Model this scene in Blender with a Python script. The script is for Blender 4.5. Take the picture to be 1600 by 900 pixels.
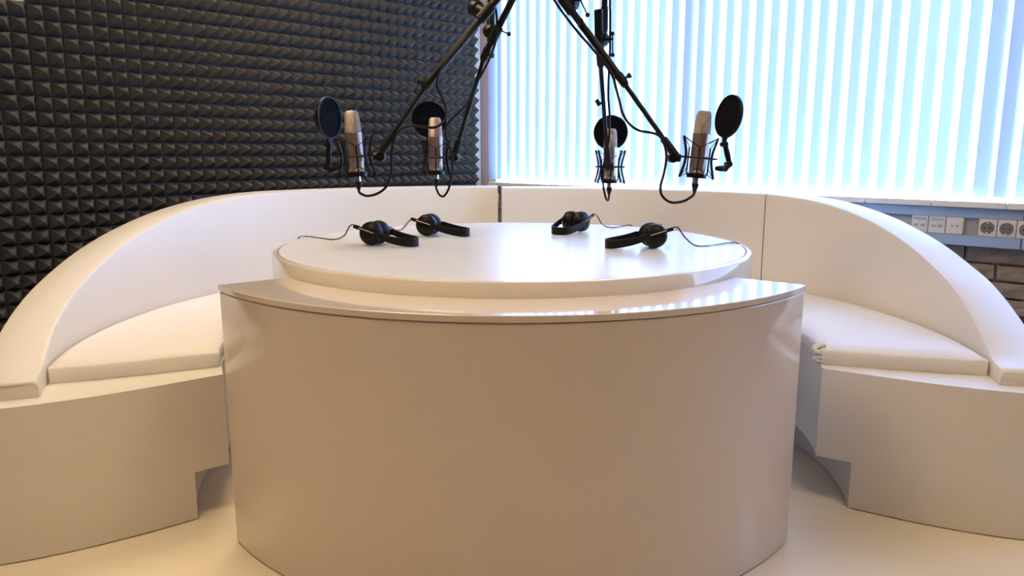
import bpy, math, random
from mathutils import Vector, Matrix, noise

random.seed(7)
for o in list(bpy.data.objects):
    bpy.data.objects.remove(o, do_unlink=True)
SC = bpy.context.scene
COL = SC.collection
R = math.radians

# ------------------------------------------------------------------ camera
cam_d = bpy.data.cameras.new('camera')
cam_d.sensor_width = 36.0
cam_d.lens = 36.0 * 1180 / 1600
cam_d.clip_start = 0.05
cam = bpy.data.objects.new('camera', cam_d)
COL.objects.link(cam)
cam.location = (0, 0, 1.0)
cam.rotation_euler = (R(90 - 10.23), 0, 0)
SC.camera = cam

# ------------------------------------------------------------------ room frame
PC = Vector((-0.20, 4.9, 0))                 # room corner
U = Vector((1, -1, 0)).normalized()          # along the window wall
V = Vector((-1, -1, 0)).normalized()         # along the foam wall
Z = Vector((0, 0, 1))


def W(u, v, z):
    return PC + U * u + V * v + Z * z


# ------------------------------------------------------------------ sky, sun, lamps, exposure
world = bpy.data.worlds.new('sky')
SC.world = world
world.use_nodes = True
bg = world.node_tree.nodes['Background']
bg.inputs[0].default_value = (0.42, 0.62, 1.0, 1)
bg.inputs[1].default_value = 6.0


def add_light(name, kind, loc, direction, energy, color, **kw):
    d = bpy.data.lights.new(name, kind)
    d.energy = energy
    d.color = color
    for k, v in kw.items():
        setattr(d, k, v)
    o = bpy.data.objects.new(name, d)
    COL.objects.link(o)
    o.location = loc
    o.rotation_euler = Vector(direction).to_track_quat('-Z', 'Y').to_euler()
    return o


sun_dir = (U * 0.45 + V * 0.75 - Z * 0.55).normalized()
add_light('sun', 'SUN', W(0, -4, 5), sun_dir, 106.0, (0.88, 0.95, 1.0), angle=R(26.0))
WARM = (1.0, 0.785, 0.49)
add_light('ceiling_lamp', 'AREA', (-0.85, 2.95, 2.66), (0, 0, -1), 28.0, WARM, shape='RECTANGLE', size=0.8, size_y=0.8)
add_light('ceiling_lamp', 'AREA', (-1.00, 1.10, 2.66), (0, 0, -1), 32.0, WARM, shape='RECTANGLE', size=0.9, size_y=0.6)
add_light('ceiling_lamp', 'AREA', (1.15, 0.90, 2.66), (0, 0, -1), 20.0, WARM, shape='RECTANGLE', size=0.9, size_y=0.6)

SC.view_settings.view_transform = 'Standard'
SC.view_settings.look = 'None'
SC.view_settings.gamma = 1.0
SC.view_settings.use_curve_mapping = False
SC.view_settings.exposure = 0.0


# ------------------------------------------------------------------ materials
def mat(name, color, rough=0.5, metal=0.0, coat=0.0, coat_rough=0.05, bump=None, vary=None, sheen=0.0, spec=0.5, rand=0.0):
    m = bpy.data.materials.new(name)
    m.use_nodes = True
    nt = m.node_tree
    b = nt.nodes['Principled BSDF']
    b.inputs['Base Color'].default_value = (*color, 1)
    b.inputs['Roughness'].default_value = rough
    b.inputs['Metallic'].default_value = metal
    b.inputs['Coat Weight'].default_value = coat
    b.inputs['Coat Roughness'].default_value = coat_rough
    b.inputs['Sheen Weight'].default_value = sheen
    b.inputs['Specular IOR Level'].default_value = spec
    tc = nt.nodes.new('ShaderNodeTexCoord')
    if vary:                                   # (scale, amount) mild mottling of the colour
        n = nt.nodes.new('ShaderNodeTexNoise')
        n.inputs['Scale'].default_value = vary[0]
        n.inputs['Detail'].default_value = 6
        nt.links.new(tc.outputs['Object'], n.inputs['Vector'])
        mx = nt.nodes.new('ShaderNodeMix')
        mx.data_type = 'RGBA'
        mx.inputs[6].default_value = (*[c * (1 - vary[1]) for c in color], 1)
        mx.inputs[7].default_value = (*[min(1, c * (1 + vary[1])) for c in color], 1)
        nt.links.new(n.outputs['Fac'], mx.inputs[0])
        out = mx.outputs[2]
        if rand:
            oi = nt.nodes.new('ShaderNodeObjectInfo')
            hsv = nt.nodes.new('ShaderNodeHueSaturation')
            mr = nt.nodes.new('ShaderNodeMapRange')
            mr.inputs[3].default_value = 1 - rand
            mr.inputs[4].default_value = 1 + rand
            nt.links.new(oi.outputs['Random'], mr.inputs[0])
            nt.links.new(mr.outputs[0], hsv.inputs['Value'])
            nt.links.new(out, hsv.inputs['Color'])
            out = hsv.outputs[0]
        nt.links.new(out, b.inputs['Base Color'])
    if bump:                                   # (scale, strength, distance)
        n2 = nt.nodes.new('ShaderNodeTexNoise')
        n2.inputs['Scale'].default_value = bump[0]
        n2.inputs['Detail'].default_value = 5
        nt.links.new(tc.outputs['Object'], n2.inputs['Vector'])
        bp = nt.nodes.new('ShaderNodeBump')
        bp.inputs['Strength'].default_value = bump[1]
        bp.inputs['Distance'].default_value = bump[2]
        nt.links.new(n2.outputs['Fac'], bp.inputs['Height'])
        nt.links.new(bp.outputs[0], b.inputs['Normal'])
    return m


MT = {}
MT['lacquer'] = mat('white_lacquer', (0.80, 0.74, 0.67), 0.16, coat=0.5, coat_rough=0.03, vary=(3, 0.02))
MT['desk'] = mat('glossy_desk_lacquer', (0.73, 0.64, 0.565), 0.12, coat=0.8, coat_rough=0.02, vary=(3, 0.02))
MT['bench'] = mat('white_bench_lacquer', (0.79, 0.745, 0.69), 0.38, coat=0.15, coat_rough=0.2, vary=(3, 0.03))
MT['tabletop'] = mat('satin_white_tabletop', (0.83, 0.83, 0.84), 0.30, coat=0.35, coat_rough=0.16, vary=(5, 0.02))
MT['groove'] = mat('dark_groove', (0.16, 0.13, 0.11), 0.7)
MT['floor'] = mat('cream_floor', (0.82, 0.72, 0.57), 0.28, coat=0.2, coat_rough=0.15, vary=(2.2, 0.05), bump=(90, 0.04, 0.002))
MT['cushion'] = mat('cream_cushion_cloth', (0.82, 0.78, 0.75), 0.85, sheen=0.15, vary=(14, 0.03), bump=(260, 0.12, 0.001))
MT['foam'] = mat('charcoal_foam', (0.090, 0.088, 0.094), 0.75, vary=(30, 0.15), bump=(420, 0.2, 0.001), spec=0.06)
MT['wall'] = mat('white_wall_paint', (0.78, 0.75, 0.72), 0.8, bump=(120, 0.08, 0.001))
MT['warmlitwall'] = mat('warm_lit_wall', (0.60, 0.47, 0.45), 0.75, bump=(120, 0.08, 0.001))  # warm light on the corner strip of wall is put into its colour
MT['panelling'] = mat('brown_wall_panelling', (0.20, 0.125, 0.085), 0.6, vary=(4, 0.15))
MT['ceiling'] = mat('ceiling_paint', (0.62, 0.50, 0.38), 0.9, bump=(150, 0.08, 0.001))
MT['frame'] = mat('white_window_frame', (0.82, 0.83, 0.84), 0.35)
MT['sill'] = mat('glazed_sill_tile', (0.80, 0.80, 0.80), 0.25, vary=(8, 0.03))
MT['blackmetal'] = mat('black_powder_coat', (0.005, 0.005, 0.006), 0.33, bump=(600, 0.08, 0.0005), spec=0.22)
MT['blackplastic'] = mat('black_plastic', (0.006, 0.006, 0.006), 0.38, bump=(700, 0.06, 0.0004), spec=0.2)
MT['softblack'] = mat('black_leatherette', (0.008, 0.007, 0.0075), 0.5, bump=(500, 0.15, 0.0006), spec=0.18)
MT['rubber'] = mat('black_cable_rubber', (0.006, 0.006, 0.006), 0.5, spec=0.2)
MT['elastic'] = mat('black_elastic_cord', (0.008, 0.008, 0.008), 0.8, spec=0.1)
MT['nickel'] = mat('satin_nickel', (0.50, 0.40, 0.34), 0.32, metal=0.95, bump=(900, 0.05, 0.0003))
MT['steel'] = mat('bright_steel', (0.75, 0.73, 0.70), 0.22, metal=1.0)
MT['popmesh'] = mat('dark_mesh_cloth', (0.004, 0.004, 0.008), 0.8, bump=(1500, 0.3, 0.0005), spec=0.08)
MT['print'] = mat('grey_print', (0.009, 0.009, 0.011), 0.7, spec=0.15)
MT['alu'] = mat('pale_aluminium_cover', (0.36, 0.45, 0.60), 0.35, metal=0.3, vary=(6, 0.03))
MT['trunkback'] = mat('grey_trunking_back', (0.36, 0.37, 0.38), 0.5)
MT['socket'] = mat('white_socket_plastic', (0.72, 0.68, 0.64), 0.3, coat=0.2)
MT['well'] = mat('grey_socket_well', (0.20, 0.18, 0.165), 0.5)
MT['socketdark'] = mat('dark_contact_hole', (0.03, 0.028, 0.026), 0.6)
MT['mortar'] = mat('grey_mortar', (0.27, 0.245, 0.22), 0.95, vary=(40, 0.2), bump=(150, 0.5, 0.004))
MT['brick'] = mat('weathered_brown_brick', (0.27, 0.215, 0.18), 0.92, vary=(28, 0.45), bump=(60, 0.8, 0.006), rand=0.25)


def grille_material():
    m = mat('woven_grille', (0.60, 0.47, 0.40), 0.42, metal=0.75)
    nt = m.node_tree
    b = nt.nodes['Principled BSDF']
    tc = nt.nodes.new('ShaderNodeTexCoord')
    w = nt.nodes.new('ShaderNodeTexWave')
    w.wave_type = 'BANDS'
    w.bands_direction = 'Z'
    w.inputs['Scale'].default_value = 75
    nt.links.new(tc.outputs['Object'], w.inputs['Vector'])
    bp = nt.nodes.new('ShaderNodeBump')
    bp.inputs['Strength'].default_value = 0.9
    bp.inputs['Distance'].default_value = 0.002
    nt.links.new(w.outputs['Fac'], bp.inputs['Height'])
    nt.links.new(bp.outputs[0], b.inputs['Normal'])
    mx = nt.nodes.new('ShaderNodeMix')
    mx.data_type = 'RGBA'
    mx.inputs[6].default_value = (0.22, 0.14, 0.11, 1)
    mx.inputs[7].default_value = (0.70, 0.58, 0.50, 1)
    nt.links.new(w.outputs['Fac'], mx.inputs[0])
    nt.links.new(mx.outputs[2], b.inputs['Base Color'])
    return m


MT['grille'] = grille_material()


def slat_material():
    m = bpy.data.materials.new('translucent_blind_fabric')
    m.use_nodes = True
    nt = m.node_tree
    nt.nodes.clear()
    out = nt.nodes.new('ShaderNodeOutputMaterial')
    d = nt.nodes.new('ShaderNodeBsdfDiffuse')
    d.inputs[0].default_value = (0.52, 0.60, 0.70, 1)
    t = nt.nodes.new('ShaderNodeBsdfTranslucent')
    t.inputs[0].default_value = (0.43, 0.585, 1.0, 1)
    mx = nt.nodes.new('ShaderNodeMixShader')
    mx.inputs[0].default_value = 0.20
    nt.links.new(d.outputs[0], mx.inputs[1])
    nt.links.new(t.outputs[0], mx.inputs[2])
    nt.links.new(mx.outputs[0], out.inputs[0])
    return m


MT['slat'] = slat_material()


def glass_material():
    m = bpy.data.materials.new('window_glass')
    m.use_nodes = True
    nt = m.node_tree
    nt.nodes.clear()
    out = nt.nodes.new('ShaderNodeOutputMaterial')
    t = nt.nodes.new('ShaderNodeBsdfTransparent')
    t.inputs[0].default_value = (0.93, 0.97, 0.97, 1)
    g = nt.nodes.new('ShaderNodeBsdfGlossy')
    g.inputs['Roughness'].default_value = 0.02
    mx = nt.nodes.new('ShaderNodeMixShader')
    mx.inputs[0].default_value = 0.06
    nt.links.new(t.outputs[0], mx.inputs[1])
    nt.links.new(g.outputs[0], mx.inputs[2])
    nt.links.new(mx.outputs[0], out.inputs[0])
    return m


MT['glass'] = glass_material()


# ------------------------------------------------------------------ mesh helpers
def frame_of(d):
    d = Vector(d).normalized()
    a = Vector((0, 0, 1)) if abs(d.z) < 0.95 else Vector((1, 0, 0))
    x = d.cross(a).normalized()
    return x, d.cross(x).normalized(), d


class MB:
    def __init__(s):
        s.v, s.f = [], []

    def add(s, vs, fs):
        k = len(s.v)
        s.v += [Vector(p) for p in vs]
        s.f += [tuple(i + k for i in q) for q in fs]
        return s

    def box(s, c, size, ax=None):
        c = Vector(c)
        ax = ax or (Vector((1, 0, 0)), Vector((0, 1, 0)), Vector((0, 0, 1)))
        hx, hy, hz = [Vector(a) * (k / 2) for a, k in zip(ax, size)]
        vs = [c + hx * i + hy * j + hz * k for i in (-1, 1) for j in (-1, 1) for k in (-1, 1)]
        if hx.cross(hy).dot(hz) > 0:
            fs = [(0, 1, 3, 2), (4, 6, 7, 5), (0, 4, 5, 1), (2, 3, 7, 6), (0, 2, 6, 4), (1, 5, 7, 3)]
        else:
            fs = [(2, 3, 1, 0), (5, 7, 6, 4), (1, 5, 4, 0), (6, 7, 3, 2), (4, 6, 2, 0), (3, 7, 5, 1)]
        return s.add(vs, fs)

    def wbox(s, u0, u1, v0, v1, z0, z1):
        return s.box(W((u0 + u1) / 2, (v0 + v1) / 2, (z0 + z1) / 2), (abs(u1 - u0), abs(v1 - v0), abs(z1 - z0)), (U, V, Z))

    def tube(s, pts, r, seg=10, caps=True):
        pts = [Vector(p) for p in pts]
        n = len(pts)
        rs = r if isinstance(r, (list, tuple)) else [r] * n
        x, y, d = frame_of(pts[1] - pts[0])
        vs, fs = [], []
        for i, p in enumerate(pts):
            t = (pts[min(i + 1, n - 1)] - pts[max(i - 1, 0)])
            if t.length < 1e-9:
                t = d
            t.normalize()
            x = (x - t * x.dot(t)).normalized()
            y = t.cross(x)
            for k in range(seg):
                a = 2 * math.pi * k / seg
                vs.append(p + (x * math.cos(a) + y * math.sin(a)) * rs[i])
        for i in range(n - 1):
            for k in range(seg):
                k2 = (k + 1) % seg
                fs.append((i * seg + k, i * seg + k2, (i + 1) * seg + k2, (i + 1) * seg + k))
        if caps:
            fs.append(tuple(reversed(range(seg))))
            fs.append(tuple((n - 1) * seg + k for k in range(seg)))
        return s.add(vs, fs)

    def cyl(s, p0, p1, r0, r1=None, seg=16, bevel=0.0):
        r1 = r0 if r1 is None else r1
        p0, p1 = Vector(p0), Vector(p1)
        if bevel:
            d = (p1 - p0).normalized() * bevel
            return s.tube([p0, p0 + d, p1 - d, p1], [r0 - bevel, r0, r1, r1 - bevel], seg)
        return s.tube([p0, p1], [r0, r1], seg)

    def lathe(s, prof, origin=(0, 0, 0), axis=(0, 0, 1), seg=32):
        """prof: list of (r, h); closed at both ends when r == 0."""
        x, y, d = frame_of(axis)
        o = Vector(origin)
        vs, fs = [], []
        for r, h in prof:
            for k in range(seg):
                a = 2 * math.pi * k / seg
                vs.append(o + d * h + (x * math.cos(a) + y * math.sin(a)) * max(r, 1e-5))
        for i in range(len(prof) - 1):
            for k in range(seg):
                k2 = (k + 1) % seg
                fs.append((i * seg + k, i * seg + k2, (i + 1) * seg + k2, (i + 1) * seg + k))
        return s.add(vs, fs)

    def ball(s, c, r, seg=14, rings=8):
        return s.lathe([(r * math.sin(math.pi * i / rings), -r * math.cos(math.pi * i / rings)) for i in range(rings + 1)], c, (0, 0, 1), seg)

    def torus(s, c, axis, RR, r, seg=40, sec=8, squash=1.0):
        prof = [(RR + r * math.cos(2 * math.pi * i / sec), r * squash * math.sin(2 * math.pi * i / sec)) for i in range(sec + 1)]
        return s.lathe(prof, c, axis, seg)

    def strip(s, pts, wid, thick, up=(0, 0, 1), wids=None):
        """flat bar along pts; wid measured along 'up', thick across."""
        pts = [Vector(p) for p in pts]
        up = Vector(up)
        n = len(pts)
        vs, fs = [], []
        for i, p in enumerate(pts):
            t = (pts[min(i + 1, n - 1)] - pts[max(i - 1, 0)]).normalized()
            side = t.cross(up).normalized()
            w = wids[i] if wids else wid
            e = thick * 0.35
            for a, b in ((-.5, -.5), (-.5, .5), (.5, .5), (.5, -.5)):
                vs.append(p + up * w * a + side * thick * b)
        for i in range(n - 1):
            for k in range(4):
                k2 = (k + 1) % 4
                fs.append((i * 4 + k, i * 4 + k2, (i + 1) * 4 + k2, (i + 1) * 4 + k))
        fs.append((3, 2, 1, 0))
        fs.append(tuple((n - 1) * 4 + k for k in range(4)))
        return s.add(vs, fs)

    def xf(s, m):
        s.v = [m @ p for p in s.v]
        return s

    def build(s, name, material, parent=None, world=True, smooth=35, bevel=0, recalc=True):
        import bmesh
        vs = s.v
        if world and parent is not None:
            inv = ROOTM[root_of(parent)].inverted()
            vs = [inv @ p for p in vs]
        me = bpy.data.meshes.new(name)
        me.from_pydata([tuple(p) for p in vs], [], s.f)
        bm = bmesh.new()
        bm.from_mesh(me)
        bmesh.ops.remove_doubles(bm, verts=bm.verts, dist=2e-6)
        if recalc:
            bmesh.ops.recalc_face_normals(bm, faces=bm.faces)
        bm.to_mesh(me)
        bm.free()
        if smooth:
            me.polygons.foreach_set('use_smooth', [True] * len(me.polygons))
            me.set_sharp_from_angle(angle=R(smooth))
        me.materials.append(material)
        o = bpy.data.objects.new(name, me)
        COL.objects.link(o)
        if parent is not None:
            o.parent = parent
        if bevel:
            b = o.modifiers.new('edge', 'BEVEL')
            b.width = bevel
            b.segments = 3
            b.limit_method = 'ANGLE'
            b.angle_limit = R(40)
        return o


ROOTM = {}


def root_of(o):
    while o.parent is not None:
        o = o.parent
    return o.name


def tag(o, label=None, cat=None, group=None, kind=None):
    if label:
        o['label'] = label
    if cat:
        o['category'] = cat
    if group:
        o['group'] = group
    if kind:
        o['kind'] = kind
    return o


def thing(name, loc, label, cat, group=None, rz=0.0, kind=None):
    o = bpy.data.objects.new(name, None)
    o.empty_display_size = 0.05
    COL.objects.link(o)
    o.location = loc
    o.rotation_euler = (0, 0, rz)
    ROOTM[o.name] = Matrix.Translation(Vector(loc)) @ Matrix.Rotation(rz, 4, 'Z')
    return tag(o, label, cat, group, kind)


def register(o):
    ROOTM[o.name] = Matrix.Identity(4)
    return o


def share(src, parent, matrix):
    """another piece with the same mesh data"""
    c = src.copy()
    COL.objects.link(c)
    c.parent = parent
    c.matrix_local = matrix
    return c


def spline(pts, n=8):
    """Catmull-Rom through pts"""
    P = [Vector(p) for p in pts]
    P = [P[0] * 2 - P[1]] + P + [P[-1] * 2 - P[-2]]
    out = []
    for i in range(1, len(P) - 2):
        for k in range(n):
            t = k / n
            a, b, c, d = P[i - 1], P[i], P[i + 1], P[i + 2]
            out.append(0.5 * ((2 * b) + (c - a) * t + (2 * a - 5 * b + 4 * c - d) * t * t + (3 * b - a - 3 * c + d) * t ** 3))
    out.append(P[-2])
    return out


def interp(tab, x):
    """smooth monotone interpolation of (x, y) pairs, x ascending"""
    if x <= tab[0][0]:
        return tab[0][1]
    if x >= tab[-1][0]:
        return tab[-1][1]
    n = len(tab)
    sl = []
    for i in range(n):
        a, b = tab[max(i - 1, 0)], tab[min(i + 1, n - 1)]
        sl.append((b[1] - a[1]) / (b[0] - a[0]) if 0 < i < n - 1 else 0.0)
    for i in range(n - 1):
        if x <= tab[i + 1][0]:
            h = tab[i + 1][0] - tab[i][0]
            t = (x - tab[i][0]) / h
            return ((2 * t ** 3 - 3 * t * t + 1) * tab[i][1] + (t ** 3 - 2 * t * t + t) * h * sl[i]
                    + (-2 * t ** 3 + 3 * t * t) * tab[i + 1][1] + (t ** 3 - t * t) * h * sl[i + 1])


# ================================================================== THE SETTING
RU, RV, RH = 6.6, 6.6, 2.72

o = MB().wbox(-0.2, RU + 0.2, -0.2, RV + 0.2, -0.1, 0).build('floor', MT['floor'], smooth=0)
tag(o, kind='structure')
o = MB().wbox(-0.2, RU + 0.2, -0.2, RV + 0.2, RH, RH + 0.1).build('ceiling', MT['ceiling'], smooth=0)
tag(o, kind='structure')
o = MB().wbox(-0.2, 0, -0.2, RV + 0.2, 0, RH).build('wall_left', MT['wall'], smooth=0)
tag(o, kind='structure')
o = MB().wbox(0, RU + 0.2, RV, RV + 0.2, 0, RH).build('wall_near_left', MT['panelling'], smooth=0)
tag(o, kind='structure')
o = MB().wbox(RU, RU + 0.2, -0.2, RV, 0, RH).build('wall_near_right', MT['panelling'], smooth=0)
tag(o, kind='structure')

# window wall: mortar-backed brick below the sill, paint above
WU0, WU1, WZ0, WZ1 = 0.085, 4.5, 0.80, 2.5
wall_r = MB()
wall_r.wbox(0, RU, -0.2, -0.02, 0, WZ0 - 0.005)
wall_r = wall_r.build('wall_right', MT['mortar'], smooth=0)
tag(wall_r, kind='structure')
register(wall_r)
up = MB()
up.wbox(WU1, RU, -0.2, 0, WZ0, RH)
up.wbox(WU0, WU1, -0.2, 0, WZ1, RH)
up.build('upper_paint', MT['wall'], wall_r, smooth=0)
MB().wbox(0.0, WU0, -0.2, 0.0, 0, RH).build('corner_strip', MT['warmlitwall'], wall_r, smooth=0)

# bricks, each its own piece
brick_meshes = []
for k in range(5):
    b = MB()
    L_, T_, H_ = 0.205, 0.03, 0.054
    nx, nz = 6, 3
    front = [[None] * (nz + 1) for _ in range(nx + 1)]
    vs = []
    for i in range(nx + 1):
        for j in range(nz + 1):
            edge = i in (0, nx) or j in (0, nz)
            d = T_ / 2 - (0.004 if edge else 0) + (0 if edge else noise.noise((i * 0.9 + k * 7, j * 1.1, k)) * 0.010)
            vs.append(U * (L_ * (i / nx - .5)) + V * d + Z * (H_ * (j / nz - .5)))
    fs = [(i * (nz + 1) + j, (i + 1) * (nz + 1) + j, (i + 1) * (nz + 1) + j + 1, i * (nz + 1) + j + 1) for i in range(nx) for j in range(nz)]
    b.add(vs, fs)
    c4 = [U * (L_ * a) - V * (T_ / 2) + Z * (H_ * c) for a, c in ((-.5, -.5), (.5, -.5), (.5, .5), (-.5, .5))]
    f4 = [U * (L_ * a) + V * (T_ / 2 - 0.004) + Z * (H_ * c) for a, c in ((-.5, -.5), (.5, -.5), (.5, .5), (-.5, .5))]
    b.add(c4 + f4, [(0, 1, 5, 4), (1, 2, 6, 5), (2, 3, 7, 6), (3, 0, 4, 7), (3, 2, 1, 0)])
    brick_meshes.append(b)
first = {}
courses = 11
for c in range(courses):
    z = 0.033 + c * 0.064
    u = 0.19 + (0.108 if c % 2 else 0.0)
    while u < 5.3:
        k = random.randrange(5)
        p = W(u, -0.012 + random.uniform(-0.003, 0.003), z)
        m = Matrix.Translation(p) @ Matrix.Rotation(random.uniform(-0.006, 0.006), 4, 'Z')
        if k not in first:
            ob = brick_meshes[k].build('brick', MT['brick'], wall_r, world=False, smooth=0)
            ob.matrix_local = m
            first[k] = ob
        else:
            share(first[k], wall_r, m)
        u += 0.2165

# window: frame, mullions, panes
win = thing('window_1', W(WU0, -0.1, WZ0), None, None, kind='structure')
fr = MB()
fr.wbox(WU0, WU0 + 0.06, -0.16, 0.005, WZ0, WZ1)
fr.wbox(WU1 - 0.06, WU1, -0.16, 0.005, WZ0, WZ1)
fr.wbox(WU0 + 0.06, WU1 - 0.06, -0.16, -0.02, WZ1 - 0.06, WZ1)
fr.wbox(WU0 + 0.06, WU1 - 0.06, -0.16, -0.08, WZ0, WZ0 + 0.05)
fr.build('frame', MT['frame'], win, smooth=0)
edges = [WU0 + 0.06, 1.45, 2.8, WU1 - 0.06]
for e in edges[1:-1]:
    MB().wbox(e - 0.03, e + 0.03, -0.15, -0.09, WZ0 + 0.05, WZ1 - 0.06).build('mullion', MT['frame'], win, smooth=0)
for a, b in zip(edges[:-1], edges[1:]):
    a2 = a + (0.03 if a != edges[0] else 0)
    b2 = b - (0.03 if b != edges[-1] else 0)
    MB().wbox(a2, b2, -0.125, -0.119, WZ0 + 0.05, WZ1 - 0.06).build('pane', MT['glass'], win, smooth=0)

# tiled sill
sill = thing('trim_1', W(0.17, 0.0, 0.79), None, None, kind='structure')
t0 = MB().wbox(-0.1245, 0.1245, -0.09, 0.09, -0.0115, 0.0115)
t0.v = [p - PC for p in t0.v]
tile = None
u = 0.155 + 0.126
while u < 4.55:
    m = ROOTM['trim_1'].inverted() @ Matrix.Translation(W(u, -0.005, 0.8035))
    if tile is None:
        tile = t0.build('sill_tile', MT['sill'], sill, world=False, smooth=0, bevel=0.002)
        tile.matrix_local = m
    else:
        share(tile, sill, m)
    u += 0.252

# ================================================================== CABLE TRUNKING + SOCKETS
tk = thing('cable_trunking', W(0.3, 0.0, 0.645), 'pale aluminium cable trunking running under the window sill above the brick', 'cable trunking')
MB().wbox(0.3, 5.3, 0.006, 0.045, 0.646, 0.789).build('back_channel', MT['trunkback'], tk, smooth=0)
for (a, b) in ((0.3, 1.4), (1.402, 2.978), (2.981, 5.3)):
    MB().wbox(a, b, 0.045, 0.060, 0.752, 0.789).build('upper_cover', MT['alu'], tk, smooth=0, bevel=0.002)
    MB().wbox(a, b, 0.045, 0.060, 0.645, 0.686).build('lower_cover', MT['alu'], tk, smooth=0, bevel=0.002)


def plate(root, u, z=0.719, s=0.060):
    MB().wbox(u - s / 2, u + s / 2, 0.045, 0.064, z - 0.0325, z + 0.0325).build('cover_plate', MT['socket'], root, smooth=0, bevel=0.003)


def power_socket(u, label):
    t = thing('power_socket', W(u, 0.045, 0.719), label, 'socket', 'earthed power sockets in the trunking')
    plate(t, u)
    c = W(u, 0.064, 0.719)
    MB().lathe([(0.0235, -0.002), (0.0235, 0.0016), (0.0215, 0.0022), (0.0205, 0.0006), (0.0, 0.0006)], c, V, 32).build('socket_well', MT['well'], t)
    MB().lathe([(0.0265, -0.001), (0.0265, 0.0025), (0.0235, 0.003), (0.0225, 0.0012)], c, V, 32).build('rim', MT['socket'], t)
    for s in (-1, 1):
        MB().lathe([(0.0, 0.0012), (0.0034, 0.0012), (0.0034, 0.0034), (0.0026, 0.0036), (0, 0.0036)], c + U * (s * 0.0095) + V * 0.0, V, 12).build('pin_hole', MT['socketdark'], t)
    for s in (-1, 1):
        MB().box(c + Z * (s * 0.0185) + V * 0.0025, (0.006, 0.004, 0.005), (U, V, Z)).build('earth_clip', MT['steel'], t, smooth=0)


def data_socket(u, label, ports=2, blank=False):
    t = thing('data_socket', W(u, 0.045, 0.719), label, 'socket', 'data sockets in the trunking')
    plate(t, u)
    if blank:
        for s in (-1, 1):
            MB().lathe([(0, 0.0004), (0.0028, 0.0004), (0.0028, -0.001), (0, -0.001)], W(u + s * 0.0085, 0.0642, 0.719), V, 12).build('screw_hole', MT['socketdark'], t)
    else:
        MB().wbox(u - 0.022, u + 0.022, 0.064, 0.0665, 0.737, 0.746).build('name_strip', MT['alu'], t, smooth=0)
        for s in (-1, 1):
            f = MB().wbox(u + s * 0.0118 - 0.0085, u + s * 0.0118 + 0.0085, 0.064, 0.0668, 0.708, 0.726).build('port_flap', MT['socket'], t, smooth=0)
            MB().wbox(u + s * 0.0118 - 0.0065, u + s * 0.0118 + 0.0065, 0.0668, 0.0672, 0.710, 0.720).build('port_mouth', MT['trunkback'], f, smooth=0)


data_socket(2.633, 'white double data socket half hidden by the curved bench top')
data_socket(2.695, 'white double data socket between another data socket and a blank plate')
data_socket(2.757, 'plain white wall plate with two tiny holes beside the data sockets', blank=True)
power_socket(2.868, 'white round power socket next to the blank plate, first of three')
power_socket(2.930, 'white round power socket in the middle of the row of three')
power_socket(2.992, 'white round power socket farthest from the data sockets, cut by the picture edge')

# ================================================================== VERTICAL BLINDS
bl = thing('vertical_blind', W(0.14, 0.03, 0.83), 'white translucent vertical slat blind closed across the wide window', 'blind')
MB().wbox(0.145, 4.55, 0.0, 0.05, 2.53, 2.57).build('head_rail', MT['frame'], bl, smooth=0)
SW, SAG, NS = 0.106, 0.014, 10
slat0 = None
u = 0.178
k = 0
while u < 4.52:
    if slat0 is None:
        vs, fs = [], []
        zs = [0.832, 2.53]
        for i in range(NS + 1):
            s = i / NS * 2 - 1
            for z in zs:
                vs.append(U * (s * SW / 2) + V * (SAG * (1 - s * s)) + Z * z)
        for i in range(NS):
            fs.append((i * 2, i * 2 + 2, i * 2 + 3, i * 2 + 1))
        slat0 = MB().add(vs, fs).build('slat', MT['slat'], bl, world=False, smooth=60, recalc=False)
        ob = slat0
    else:
        ob = share(slat0, bl, Matrix.Identity(4))
    ang = R(24 + random.uniform(-2.5, 2.5))
    ob.matrix_local = ROOTM['vertical_blind'].inverted() @ Matrix.Translation(PC + U * u + V * 0.03) @ Matrix.Rotation(ang, 4, 'Z')
    u += 0.0795 - 0.0035 * min(u, 3.0)
    k += 1

# ================================================================== ACOUSTIC FOAM
PITCH = 0.060


def foam_mesh(cols, rows):
    m = MB()
    for i in range(cols):
        for j in range(rows):
            c = [(i, j), (i + 1, j), (i + 1, j + 1), (i, j + 1)]
            base = [V * (a * PITCH) + Z * (b * PITCH) + U * 0.012 for a, b in c]
            apex = V * ((i + .5) * PITCH) + Z * ((j + .5) * PITCH) + U * 0.084
            e = 0.0018
            tip = [apex + V * (e * a) + Z * (e * b) - U * 0.002 for a, b in ((-1, -1), (1, -1), (1, 1), (-1, 1))]
            m.add(base + tip, [(0, 1, 5, 4), (1, 2, 6, 5), (2, 3, 7, 6), (3, 0, 4, 7), (4, 5, 6, 7)])
    w, h = cols * PITCH, rows * PITCH
    b = [V * a + Z * c + U * d for d in (0.0005, 0.012) for a, c in ((0, 0), (w, 0), (w, h), (0, h))]
    m.add(b, [(0, 1, 5, 4), (1, 2, 6, 5), (2, 3, 7, 6), (3, 0, 4, 7), (3, 2, 1, 0)])
    return m


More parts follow.
